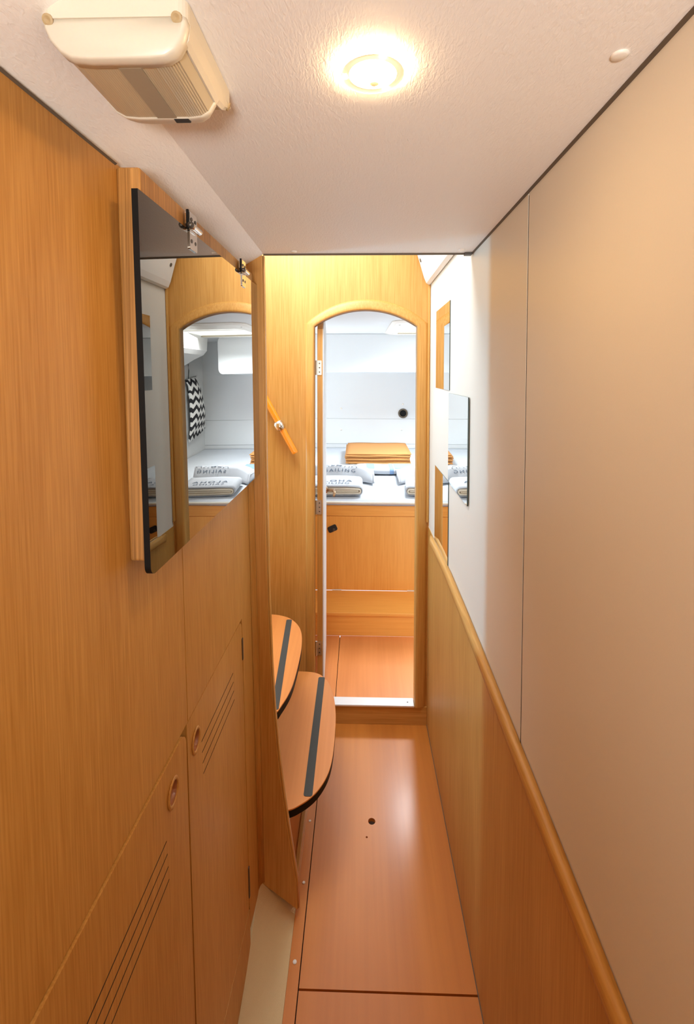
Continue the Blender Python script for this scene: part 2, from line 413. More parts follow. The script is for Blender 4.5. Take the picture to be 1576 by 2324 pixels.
mesh('round_cap', lathe([(.0085, 0), (.0085, -.0018), (.0065, -.003), (0, -.003)], (.268, .511, CZ(.511)), n=20), 'caps', cl, smooth=True, label='clear round cap')
# sloped strip between ceiling and left wall
mesh('ceiling_slope', loft([[(-.262, y, CZ(y)), (-.345, y, 1.8245), (-.345, y, 1.84), (-.262, y, CZ(y) + .02)] for y in (YB, YP)], closed=True, cap=True), 'vinyl', kind='structure')
mesh('trim_3', loft([[(XR + .0012, y, CZ(y) + .0005), (XR - .003, y, CZ(y) + .0005), (XR - .003, y, CZ(y) - .0018), (XR + .0012, y, CZ(y) - .0035)] for y in (YB, YP - .003)], closed=True, cap=True), 'gasket', kind='structure')
mesh('trim_4', loft([[(LX(y, ZT) + .003, y, ZT - .0005), (LX(y, ZT) - .002, y, ZT - .0045), (LX(y, ZT) - .002, y, ZT)] for y in (YB, .645)], closed=True, cap=True), 'gasket', kind='structure')
# raised ceiling over the steps, open above the companionway
mesh('wall_riser', box(-.262, XR, YP + .0045, YP + .020, CZ(YP) + .0005, 2.45), 'white', kind='structure')
mesh('ceiling_upper', box(.05, XR, YP + .021, YD - .001, 2.42, 2.45), 'vinyl', kind='structure')

# wall behind the camera
mesh('wall_behind', box(-.40, XR + .02, YB - .03, YB, -.05, 1.93), 'wood', kind='structure')

# ------------------------------------------------------------------ bulkhead with arched doorway
def arch(x, zs, zp, x0, x1):
    xm = (x0 + x1) / 2; a = (x1 - x0) / 2; s = zp - zs; R = (a*a + s*s) / (2*s)
    return zp - R + math.sqrt(max(R*R - (x - xm)**2, 0))
def door_path(x0, x1, zs, zp, z0, n=24):
    p = [(x0, z0), (x0, (z0 + zs)/2)] + [(x0 + (x1-x0)*i/n, arch(x0 + (x1-x0)*i/n, zs, zp, x0, x1)) for i in range(n+1)] + [(x1, (z0 + zs)/2), (x1, z0)]
    return p
IN = door_path(-.1945, .2465, 1.752, 1.822, .083)
OUT = door_path(-.2335, .2945, 1.762, 1.868, .083)
wallo = [(-1.70, 0), (XR, 0), (XR, 2.45), (-1.70, 2.45)]
hole_ = [(x, z) for x, z in IN]
wb = mesh('wall_bulkhead', plate([(-1.70, 0), (-.1945, 0)] + IN + [(.2465, 0), (XR, 0), (XR, 2.45), (-1.70, 2.45)] if False else wallo,
          lambda u, v, d: (u, YD + d, v), .035, holes=[hole_]), 'wood', kind='structure')
dr = thing('door_1', (.026, YD, .083), kind='structure')
prof_f = [(1.0, .0), (.94, .0045), (.75, .0075), (.3, .0125), (.1, .0125), (0.03, .010), (0, .004), (0, -.037), (.25, -.0372)]
rows = []
for s, h in prof_f:
    rows.append([(i[0]*(1-s) + o[0]*s, YD - h, i[1]*(1-s) + o[1]*s) for i, o in zip(IN, OUT)])
mesh('door_frame', loft(rows), 'wood', dr, smooth=True)
mesh('sill', box(-.1935, .2455, YD - .012, YD + .040, .083, .0905), 'sill', dr, bevel=.0015, label='pale aluminium door sill')
mesh('screw_cap', lathe([(.004, 0), (.004, .0008), (0, .001)], (.218, YD + .012, .0905), n=12), 'dark_metal', dr)
mesh('step_board', box(-.1945, XR - .001, YD - .006, YD - .0002, 0, .0825), 'wood_x', dr, bevel=.001)
# open leaf, hinged on the left jamb, seen on its edge
LFX, LFY, LW, LT = -.190, YD + .037, .40, .028
ang = radians(92.2)
qd = Vector((cos(ang), sin(ang), 0)); qn = Vector((sin(ang), -cos(ang), 0))
def leaf(u, v, d): return tuple(Vector((LFX, LFY, 0)) + qd * u + qn * (LT - d) + Vector((0, 0, v)))
lo = [(0, .095), (LW, .095)] + [(LW - (LW)*i/16, arch(-.17 + (LW - LW*i/16)*1.0, 1.745, 1.808, -.17, .24)) for i in range(17)]
mesh('door_leaf', plate(lo, leaf, LT - .004), 'wood', dr, bevel=.001)
lf = mesh('door_lining', plate([(u, v) for u, v in lo], lambda u, v, d: tuple(Vector(leaf(u, v, 0)) + qn * (.004 - d)), .0039), 'cabin_white', dr, label='white inner face of the door leaf')
for z in (1.575, .955, .315):
    hb = plate(rrect(-.186, -.1665, z - .032, z + .032, .003, 3), lambda u, v, d: (u, LFY - .0005 - d, v), .0022)
    hg = mesh('hinge', hb, 'steel', dr, smooth=False, label='steel hinge')
    mesh('barrel', tube([(-.1905, LFY - .003, z - .032), (-.1905, LFY - .003, z + .032)], .0045, 12), 'steel', hg, smooth=False)
    for dz in (-.019, .0, .019):
        mesh('screw', lathe([(.0035, 0), (.003, .0012), (0, .0012)], (-.176, LFY - .0022, z + dz), (0, -1, 0), n=10), 'dark_metal', hg)
hx = Vector(leaf(LW - .045, 0, 0)); hz = .945
mesh('handle', tube([hx + Vector((.0, 0, hz)), hx + Vector((.030, -.001, hz)), hx + Vector((.044, -.01, hz)), hx + Vector((.050, -.04, hz - .004)), hx + Vector((.049, -.075, hz - .012))], [.010, .009, .0085, .0075, .006], 12), 'bronze', dr, smooth=True, label='brown metal lever handle')
mesh('rose', lathe([(.017, 0), (.017, .004), (.013, .007), (0, .007)], hx + Vector((.004, 0, hz)), (1, 0, 0)), 'bronze', dr, smooth=True)

# orange bar in a chrome clip on the bulkhead
A, B = Vector((-.475, YD - .028, 1.575)), Vector((-.2755, YD - .028, 1.207))
gb = thing('grab_bar', tuple(B), 'slanting orange acrylic bar held by a chrome clip on the pale oak bulkhead', 'handle')
mesh('bar', tube([A, A.lerp(B, .02), A.lerp(B, .5), A.lerp(B, .985), B], [.011, .0135, .0135, .0135, .0125], 16), 'amber', gb, smooth=False, bevel=0)
c = Vector((-.3435, YD - .028, 1.325)); dd = (B - A).normalized()
cl_ = mesh('clip', tube([c - dd*.021, c - dd*.019, c - dd*.008, c + dd*.008, c + dd*.019, c + dd*.021], [.015, .0185, .0225, .0225, .0185, .015], 20), 'chrome', gb, smooth=True, label='chrome clip')
mesh('stem', tube([c, c + Vector((0, .0275, 0))], .012, 14), 'chrome', gb, smooth=True)

# white moulding housing up in the right corner by the door
P2 = [(XR, 1.93), (XR - .006, 1.925), (XR - .020, 1.932), (XR - .030, 1.955), (XR - .052, 2.03), (XR - .075, 2.10), (XR - .075, 2.14), (XR, 2.14)]
lh = thing('lamp_housing', (XR - .03, 1.7, 1.925), 'white moulded plastic lamp housing high in the corner beside the arched doorway', 'lamp')
mesh('housing', plate(P2, lambda u, v, d: (u, YP + .05 + d, v), YD - .018 - YP - .05), 'caps', lh, bevel=.004, bseg=3)
mesh('screw_notch', lathe([(.008, 0), (.008, .004), (0, .004)], (XR - .048, YD - .06, 2.02), (-.9, 0, -.3), n=14), 'gasket', lh)

# ------------------------------------------------------------------ companionway steps
st = thing('companionway_stairs', (-.35, 1.68, 0), 'half-round cherry stair treads with dark grip strips beside the corridor floor', 'stairs')
def smooth_poly(pts, n=6):
    out = []
    for i in range(len(pts) - 1):
        p0 = pts[max(i-1, 0)]; p1 = pts[i]; p2 = pts[i+1]; p3 = pts[min(i+2, len(pts)-1)]
        for k in range(n):
            t_ = k / n
            out.append(tuple(.5*((2*p1[a]) + (-p0[a]+p2[a])*t_ + (2*p0[a]-5*p1[a]+4*p2[a]-p3[a])*t_**2 + (-p0[a]+3*p1[a]-3*p2[a]+p3[a])*t_**3) for a in (0, 1)))
    out.append(pts[-1]); return out
def tread(curve, z, strip, left=-.62):
    c = smooth_poly(curve); outl = c + [(left, c[-1][1]), (left, c[0][1])]
    tr = mesh('tread', plate(outl, lambda u, v, d: (u, v, z - d), .0045), 'tread_wood', st, bevel=.0008, bseg=1)
    cx = sum(p[0] for p in c)/len(c); cy_ = sum(p[1] for p in c)/len(c)
    ins = [(cx + (p[0]-cx)*.992, cy_ + (p[1]-cy_)*.996) for p in c] + [(left, c[-1][1] - .001), (left, c[0][1] + .001)]
    mesh('edge_band', plate(ins, lambda u, v, d: (u, v, z - .0047 - d), .022), 'black', tr, label='black edge and underside')
    (x0, y0), (x1, y1), w = strip
    dv = Vector((x1-x0, y1-y0, 0)).normalized(); nv = Vector((-dv.y, dv.x, 0)); a = Vector((x0, y0, 0)); L_ = (Vector((x1, y1, 0)) - a).length
    rr = rrect(0, L_, -w/2, w/2, w*.28, 4)
    mesh('grip_strip', plate(rr, lambda u, v, d: tuple(a + dv*u + nv*v + Vector((0, 0, z + .0011 - d))), .001), 'grip', tr, label='dark grey grip strip')
tread([(-.30, 1.998), (-.215, 1.994), (-.175, 1.984), (-.147, 1.96), (-.118, 1.91), (-.098, 1.84), (-.086, 1.75), (-.083, 1.66), (-.085, 1.56), (-.0925, 1.495), (-.108, 1.445), (-.134, 1.400), (-.170, 1.366), (-.212, 1.3445), (-.30, 1.335)], .271,
      ((-.155, 1.958), (-.1525, 1.392), .027))
tread([(-.46, 1.915), (-.36, 1.913), (-.318, 1.905), (-.276, 1.882), (-.240, 1.835), (-.218, 1.775), (-.207, 1.69), (-.205, 1.60), (-.2075, 1.50), (-.214, 1.44), (-.228, 1.385), (-.246, 1.345), (-.30, 1.333)], .561,
      ((-.279, 1.872), (-.246, 1.36), .022))
mesh('base_board', loft([[(-.1812, y, .001), (-.1812, y, .007), (-.30, y, .118), (-.31, y, .10)] for y in (1.332, YD - .008)], closed=True, cap=True), 'tread_wood', st)
mesh('base_rail', box(-.196, -.1815, 1.335, YD - .008, .010, .030), 'wood_y', st, bevel=.002)
mesh('riser_board', box(-.44, -.42, 1.335, 1.99, .272, .533), 'wood', st)
mesh('side_board', box(-.285, -.270, 1.34, 2.05, .10, .243), 'tread_wood', st)
mesh('landing', box(-1.69, -.60, 1.335, YD - .003, .82, .85), 'tread_wood', st)
mesh('riser_board', box(-.62, -.603, 1.335, YD - .004, .0, .82), 'wood', st)
# far end of the companionway, with its narrow daylit window
mesh('wall_exit', plate(rect(1.30, YD, .0, 2.45), lambda u, v, d: (-1.74 - d, u, v), .03, holes=[rect(1.78, 1.90, .90, 2.02)]), 'white', kind='structure')
mesh('window_1', box(-1.765, -1.755, 1.78, 1.90, .90, 2.02), 'window', kind='structure')
mesh('ceiling_side', box(-1.74, -.93, 1.30, YD, 2.42, 2.45), 'vinyl', kind='structure')
mesh('wall_stairwell', box(-1.74, -.265, YP + .001, YP + .020, 1.90, 2.45), 'white', kind='structure')

# ------------------------------------------------------------------ flap cabinet on the left wall
mc = thing('flap_cabinet', (-.30, .97, 1.288), 'shallow oak wall cabinet with a hinged dark glass flap on the left wall', 'cabinet')
def MXf(y, z): return -.28 + .012 * (y - 1) - .011 * (z - 1.5)
TM = .0085
def cab(u, v, d): return (MXf(u, v) - TM - .0015 - d, u, v)
bm = hexa([(LX(.646, 1.288), .646, 1.288), (cab(.646, 1.288, 0)[0], .646, 1.288), (cab(1.2985, 1.288, 0)[0], 1.2985, 1.288), (LX(1.2985, 1.288), 1.2985, 1.288),
           (LX(.646, 1.826), .646, 1.829), (cab(.646, 1.826, 0)[0], .646, 1.829), (cab(1.2985, 1.826, 0)[0], 1.2985, 1.820), (LX(1.2985, 1.826), 1.2985, 1.823)])
mesh('cabinet_body', bm, 'box_wood', mc, bevel=.004, bseg=3)
flap_o = []
r = .014
for (u, v) in [(.6295 + r - r*cos(a), 1.2735 + r - r*sin(a)) for a in [pi/2*i/6 for i in range(7)]]: flap_o.append((u, v))
flap_o += [(1.2975, 1.2735), (1.2975, 1.789), (.618, 1.789)]
fp = mesh('glass_flap', plate(flap_o, lambda u, v, d: (MXf(u, v) - d, u, v), TM), 'smoked', mc, slots=('black', lambda c, n: abs(n.x) < .9), label='dark tinted reflective glass flap')
for y in (.813, 1.152):
    zc = 1.794
    hm = lambda u, v, d: (MXf(u, v) + .0022 - d, u, v)
    hg = mesh('hinge', plate(rrect(y - .017, y + .017, zc - .036, zc - .004, .003, 3), hm, .002), 'chrome', mc, label='chrome butt hinge')
    mesh('leaf', plate(rrect(y - .017, y + .017, zc + .004, zc + .026, .003, 3), hm, .008), 'chrome', hg)
    xx = MXf(y, zc) + .007
    mesh('barrel', tube([(xx, y - .020 + .004*k, zc) for k in range(11)], [.0052 if k % 2 else .0046 for k in range(11)], 14), 'chrome', hg, smooth=True)
    mesh('pin_head', lathe([(0, -.006), (.004, -.005), (.0055, 0), (.004, .005), (0, .006)], (xx, y - .026, zc), (0, 1, 0), n=14), 'dark_metal', hg, smooth=True)
    mesh('black_spacer', box(MXf(y, zc) - .003, MXf(y, zc) + .0008, y - .0205, y - .0165, zc - .004, zc + .028), 'black', hg)
    for dy in (-.009, .009):
        for dz in (-.022, .014):
            mesh('screw', lathe([(.0036, 0), (.003, .0010), (.0012, .0012), (0, .0004)], (MXf(y, zc) + .0023, y + dy, zc + dz), (1, 0, 0), n=12), 'dark_metal', hg)

# ------------------------------------------------------------------ fluorescent light, top left
fx = thing('ceiling_light', (-.215, .50, 1.83), 'cream box-shaped ceiling light with a ribbed diffuser, switched off, on the left', 'light')
BX0, BX1 = -.2835, -.1515
base = rrect(BX0, -.1530, .425, .574, .010, 5)
mesh('base', plate(base, lambda u, v, d: (u, v, 1.8795 - d), .0165), 'cream_plastic', fx, bevel=.002, bseg=2)
def capprof(z_off=0, s=1.0):
    xc = (BX0 + BX1)/2
    p = [(-.0655, 1.864), (-.064, 1.857), (-.059, 1.846), (-.050, 1.836), (-.040, 1.8305), (-.025, 1.829), (.030, 1.829), (.045, 1.8305), (.054, 1.836), (.060, 1.846), (.063, 1.857), (.0635, 1.864)]
    return [(xc + a*s, 1.864 + (z - 1.864)*s) for a, z in p]
def capmesh(ys):
    bm = bmesh.new(); return loft([[(x, y, z) for x, z in capprof(0, s)] for y, s in ys], closed=True, cap=True, bm=bm)
mesh('end_cap', capmesh([(.4265, .96), (.4285, 1.0), (.434, 1.01), (.441, 1.005)]), 'cream_plastic', fx, smooth=True)
mesh('end_cap', capmesh([(.566, .45), (.560, .66), (.548, .86), (.536, .965), (.530, 1.0), (.526, 1.0)]), 'cream_plastic', fx, smooth=True)
# ribbed lens
dp = capprof(0, .975); rib = []
for (x0, z0), (x1, z1) in zip(dp, dp[1:]):
    L_ = math.hypot(x1-x0, z1-z0); n = max(1, int(L_/.0022))
    for i in range(n):
        for s, o in ((0, 0), (.5, .0007)):
            k = (i + s)/n; nx, nz = (z1-z0)/L_, -(x1-x0)/L_
            if x0 < (BX0+BX1)/2 + .012: o = o*.25
            if z0 > 1.8345 and x0 > -.2: o = 0
            rib.append((x0 + (x1-x0)*k + nx*o*(1 if True else 0), z0 + (z1-z0)*k - abs(nz)*o))
rib.append(dp[-1])
df = mesh('diffuser', loft([[(x, y, z) for x, z in rib] for y in (.440, .527)], closed=True, cap=False), 'diffuser', fx)
xs0, xs1 = -.2215, -.2005
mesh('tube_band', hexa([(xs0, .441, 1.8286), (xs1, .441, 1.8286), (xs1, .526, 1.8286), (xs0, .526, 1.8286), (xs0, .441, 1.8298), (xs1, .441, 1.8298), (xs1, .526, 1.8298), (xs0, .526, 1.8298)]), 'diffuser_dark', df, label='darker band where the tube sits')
mesh('side_strip', loft([[(-.1580, y, 1.8640), (-.1530, y, 1.8640), (-.1548, y, 1.8500 + e*.8), (-.1580, y, 1.8450 + e), (-.1600, y, 1.8450 + e)] for y, e in ((.437, 0), (.530, 0), (.552, .006), (.5725, .016))], closed=True, cap=True), 'cream_plastic', fx)
for x, y in ((BX0 + .007, .4285), (BX1 - .010, .4285), (BX1 - .006, .566)):
    mesh('screw_notch', lathe([(.0048, 0), (.0048, .004), (.003, .0045), (0, .003)], (x, y, 1.8635), (0, -1, -.5) if y < .5 else (1, .3, -.4), n=14), 'notch', fx, smooth=False)
mesh('switch', box(-.205, -.188, .528, .537, 1.8285, 1.836), 'switch', fx, bevel=.001, label='small black switch')

# ------------------------------------------------------------------ round spot lights in the ceiling
def spot(x, y, lab):
    z = CZ(y); sp_ = thing('ceiling_spot', (x, y, z - .014), lab, 'light')
    mesh('rim', lathe([(.0360, 0), (.0362, -.0045), (.0352, -.0062), (.0340, -.0066)], (x, y, z), n=48), 'lamp_rim', sp_, smooth=True, label='clear glowing rim')
    mesh('bezel', lathe([(.0340, -.0066), (.0320, -.0048), (.0285, -.0046), (.0268, -.0062), (.0258, -.0066)], (x, y, z), n=48), 'lamp_ring', sp_, smooth=True, label='clear cream ring')
    mesh('lens', lathe([(.0258, -.0060), (.020, -.0075), (.012, -.0088), (0, -.0092)], (x, y, z), n=40), 'lamp_face', sp_, smooth=True, label='glowing lens')
    mesh('filament_dot', lathe([(0, -.0118), (.0042, -.0112), (.0058, -.0098), (.0058, -.0080)], (x + .002, y + .009, z), n=16), 'lamp_dot', sp_, smooth=True, label='amber dot')
    for a in (60, 170, 290):
        mesh('clip', lathe([(.0026, 0), (.0026, -.0016), (0, -.002)], (x + .0302*cos(radians(a)), y + .0302*sin(radians(a)), z - .0046), n=12), 'lamp_rim', sp_)
spot(.0135, .528, 'small round ceiling spot, lit, glowing warm on the corridor ceiling')

# ------------------------------------------------------------------ cabin shell
CF = .080; CX0, CX1, CYB = -1.0, 1.06, 4.60
cf = mesh('floor_cabin', box(CX0, CX1, YD + .036, 2.62, CF - .05, CF - .010), 'dark_gap', kind='structure')
for x0, x1 in ((CX0, -.106), (-.103, .42), (.423, CX1)):
    mesh('floor_panel', plate(rect(x0, x1, YD + .041, 2.6195), lambda u, v, d: (u, v, CF - d), .010), 'floor_cabin', cf)
wbk = mesh('wall_cabin_back', box(CX0, CX1, CYB, CYB + .03, .07, 1.5595), 'cabin_white', kind='structure')
mesh('wall_panel', box(.71, CX1, CYB - .006, CYB + .03, 1.560, 1.8805), 'cabin_white', wbk)
mesh('wall_panel', box(CX0, CX1, CYB - .006, CYB, .87, 1.112), 'cabin_white', wbk, bevel=.002)
mesh('wall_panel', box(CX0, CX1, CYB - .006, CYB, 1.1145, 1.559), 'cabin_white', wbk, bevel=.002)
for x, z in ((-.176, 1.211), (-.175, 1.006), (.409, 1.009), (.42, 1.255)):
    mesh('screw_cap', lathe([(.010, 0), (.009, .004), (0, .005)], (x, CYB - .006, z), (0, -1, 0), n=14), 'caps', wbk, smooth=True)
mesh('wall_cabin_right', box(CX1, CX1 + .03, YD + .036, CYB + .03, .03, 1.88), 'cabin_white', kind='structure')
mesh('wall_cabin_left', box(CX0 - .03, CX0, YD + .036, CYB + .03, .03, 1.88), 'cabin_white', kind='structure')
mesh('cabin_fill_pane', plate(rrect(3.25, 4.15, 1.18, 1.52, .1), lambda u, v, d: (CX0 + .012 - d, u, v), .011), 'window', kind='structure')  # unseen glowing pane, added together with the cabin side fill
HX0, HX1, HY0, HY1 = .30, .82, 3.24, 3.86
cc = mesh('ceiling_cabin', plate(rect(CX0, CX1, YD + .036, CYB + .03), lambda u, v, d: (u, v, 1.881 + d), .03, holes=[rrect(HX0, HX1, HY0, HY1, .05)]), 'cabin_white', kind='structure')
# deck side moulding on the right
sm = [(CX1, 1.62), (CX1 - .03, 1.615), (CX1 - .16, 1.69), (CX1 - .24, 1.725), (CX1 - .27, 1.76), (CX1 - .28, 1.88), (CX1, 1.88)]
mesh('ceiling_side_moulding', plate(sm, lambda u, v, d: (u, YD + .05 + d, v), 3.97 - YD - .05), 'cabin_white', smooth=False, bevel=.01, bseg=3, kind='structure')
# padded overhead moulding across the back wall
mo = rrect(CX0 + .001, .705, 1.56, 1.879, .045, 6)
mesh('wall_overhead_panel', plate(mo, lambda u, v, d: (u, 3.985 + d, v), .60), 'cabin_white', bevel=.012, bseg=3, kind='structure', angle=60)
mesh('trim_5', box(.02, .66, 3.978, 3.984, 1.562, 1.572), 'cabin_white', bevel=.002, kind='structure')
# roof hatch
ht = thing('window_3', ((HX0+HX1)/2, (HY0+HY1)/2, 1.85), kind='structure')
o1 = rrect(.205, .915, 2.95, 3.955, .09, 6); i1 = rrect(HX0, HX1, HY0, HY1, .05, 6); o2 = rrect(.235, .885, 2.985, 3.925, .08, 6)
mesh('window_frame', loft([[(x, y, z) for x, y in o] for o, z in ((o1, 1.8805), (o1, 1.874), (o2, 1.866), (i1, 1.866), (i1, 1.886))], closed=True), 'caps', ht)
mesh('pane', plate(rrect(HX0 - .02, HX1 + .02, HY0 - .02, HY1 + .02, .05), lambda u, v, d: (u, v, 1.882 + d), .008), 'hatch', ht)
mesh('blind_bar', box(HX0 + .005, HX1 - .005, HY1 - .055, HY1 - .03, 1.866, 1.874), 'diffuser_dark', ht, bevel=.002, label='grey blind bar')
mesh('blind_bar', box(HX0 + .005, HX1 - .005, HY0 + .10, HY0 + .112, 1.868, 1.874), 'caps', ht, bevel=.002)
for x, y in ((.262, 3.12), (.26, 3.80)):
    mesh('screw', lathe([(.007, 0), (.006, -.003), (0, -.004)], (x, y, 1.866), n=10), 'steel', ht)

# round black vent on the back wall
vt = thing('round_vent', (.421, CYB - .02, 1.12), 'round black vent with a grey rim on the white cabin wall', 'vent')
mesh('rim', lathe([(.046, 0), (.046, .010), (.040, .014), (.031, .010), (.031, .003)], (.421, CYB - .0062, 1.167), (0, -1, 0)), 'gasket', vt, smooth=True)
mesh('grille', lathe([(.031, .003), (.028, .006), (.012, .008), (0, .008)], (.421, CYB - .0062, 1.167), (0, -1, 0)), 'black', vt, smooth=True)

# bed base with its step
bb = thing('bed_base', (.03, 2.89, CF), 'orange cherry bed front with a boxed step and a lift-off panel, below the white bed', 'bed')
YF = 2.891
mesh('fascia', box(CX0 + .001, CX1 - .001, YF, YF + .02, .6765, .752), 'cabin_wood_x', bb, bevel=.001)
pf = plate(rect(CX0 + .001, CX1 - .001, .2145, .6745), lambda u, v, d: (u, YF + d, v), .02)
fpn = mesh('front_panel', pf, 'cabin_wood', bb, bevel=.001)
lt = rrect(-.029, .029, -.019, .019, .010, 5)
ca, sa = cos(radians(25)), sin(radians(25))
mesh('latch', plate([(-.163 + a*ca - b_*sa, .598 + a*sa + b_*ca) for a, b_ in lt], lambda u, v, d: (u, YF - .004 + d, v), .0038), 'switch', fpn, bevel=.001, label='black oval latch')
mesh('latch_button', lathe([(.008, 0), (.008, .003), (0, .004)], (-.154, YF - .004, .592), (0, -1, 0), n=14), 'dark_metal', fpn)
for x in (-.135, .325):
    mesh('hinge', box(x - .028, x + .028, YF - .005, YF - .0003, .2142, .2195), 'caps', fpn, bevel=.001, label='white hinge')
mesh('step_top', box(CX0 + .001, CX1 - .001, 2.612, YF + .0005, .196, .2138), 'cabin_wood_x', bb, bevel=.003)
mesh('step_riser', box(CX0 + .001, CX1 - .001, 2.620, 2.640, CF, .1955), 'cabin_wood_x', bb)
mesh('platform', box(CX0 + .001, CX1 - .001, YF + .0205, CYB - .007, .722, .744), 'cabin_wood', bb)

# mattress, top rising gently to the back
def bedz(x, y): return .775 + .034 * (y - 2.9) + .0018*sin(9*x + 3*y) + .0014*sin(17*y + 5*x)
rows = []
ny, nx = 40, 44
def mrow(y, e):
    r_ = []
    for i in range(nx + 1):
        x = CX0 + .003 + (CX1 - CX0 - .006) * i / nx
        r_.append((x, y, bedz(x, y) - e))
    return r_
mt = thing('mattress', (.03, 3.7, .7525), 'white sheeted berth mattress on the cherry bed front, under the folded towels', 'mattress')
ys = [YF - .008, YF - .004, YF + .006, YF + .022, YF + .045] + [YF + .07 + (CYB - .012 - YF - .07)*i/ny for i in range(ny + 1)]
es = [.030, .016, .007, .002, 0] + [0]*(ny + 1)
rows = [[(x, YF - .006, .7525) for x, _, _ in mrow(0, 0)]] + [mrow(y, e) for y, e in zip(ys, es)] + [[(x, CYB - .012, .7525) for x, _, _ in mrow(0, 0)]]
mesh('sheet', loft(rows), 'sheet', mt, smooth=True)
mesh('piping', tube([(CX0 + .02 + 2.0*i/20, YF - .009, .7605 + .0008*sin(i*1.7)) for i in range(21)], .0075, 10), 'mattress_edge', mt, smooth=True, label='cream piping along the front')

# ------------------------------------------------------------------ towels
def soft_slab(w, d, h, fold='front', n=14, seed=0, wave=.002):
    """folded cloth leaf centred at the origin: rounded fold along the front, slightly wavy top"""
    rnd = random.Random(seed); ph = [rnd.uniform(0, 6) for _ in range(4)]
    rows = []; m_ = 10
    prof_ = []
    for i in range(7):
        a = pi/2 + pi*i/6; prof_.append((-d/2 + h/2 + h/2*cos(a), h/2 + h/2*sin(a)))
    prof_ = [(d/2, h)] + [(d/2 - (d - h/2)*k/m_, h) for k in range(1, m_)] + prof_ + [(-d/2 + h/2 + (d - h/2)*k/m_, 0) for k in range(1, m_)] + [(d/2, 0)]
    for i in range(n + 1):
        x = -w/2 + w*i/n; s = 1 - .02*(abs(2*i/n - 1))**4
        e = 1 - .35*(abs(2*i/n - 1))**10
        rows.append([(x, yy*s, (zz_ - h/2)*e + h/2 + wave*sin(5*x/w*2 + ph[0] + 2*yy) + wave*.6*sin(9*x/w + ph[1])) for yy, zz_ in prof_])
    return loft(rows, closed=True, cap=True)
# orange pile
TW, TDp, TH = .535, .54, .0138
zb = bedz(.16, 4.1) + .006
pos = ['bottom', 'second from the bottom', 'third from the bottom', 'third from the top', 'second from the top', 'top']
for i in range(6):
    w = TW + random.uniform(-.012, .006); d_ = TDp - .004*i
    bm = soft_slab(w, d_, TH - .0006, seed=i, wave=.0008)
    bmesh.ops.rotate(bm, verts=bm.verts, cent=(0, 0, 0), matrix=Matrix.Rotation(.030, 3, 'X') @ Matrix.Rotation(random.uniform(-.012, .012), 3, 'Z'))
    bmesh.ops.translate(bm, verts=bm.verts, vec=(.155 + random.uniform(-.006, .006), 4.10 + (.007 if i % 2 else 0), zb + i*TH))
    lab = 'folded orange towel, %s of the orange pile on the bed' % pos[i]
    mesh('folded_towel', bm, 'towel_orange', smooth=True, label=lab, cat='towel', group='orange towels in the pile')

def text_mesh(name, s, size, mapf, parent, spacing=1.25):
    cu = bpy.data.curves.new(name, 'FONT'); cu.body = s; cu.size = size; cu.align_x = 'CENTER'; cu.space_character = spacing; cu.offset = size*.006
    o = bpy.data.objects.new('tmp', cu); COL.objects.link(o)
    bpy.context.view_layer.update()
    dg = bpy.context.evaluated_depsgraph_get(); me = bpy.data.meshes.new_from_object(o.evaluated_get(dg))
    bm = bmesh.new(); bm.from_mesh(me); bpy.data.objects.remove(o); bpy.data.meshes.remove(me)
    bmesh.ops.triangulate(bm, faces=bm.faces)
    bmesh.ops.subdivide_edges(bm, edges=[e for e in bm.edges if e.calc_length() > size*.5], cuts=1)
    for v in bm.verts: v.co = Vector(mapf(v.co.x, v.co.y))
    return mesh(name, bm, 'ink', parent, kind=None)

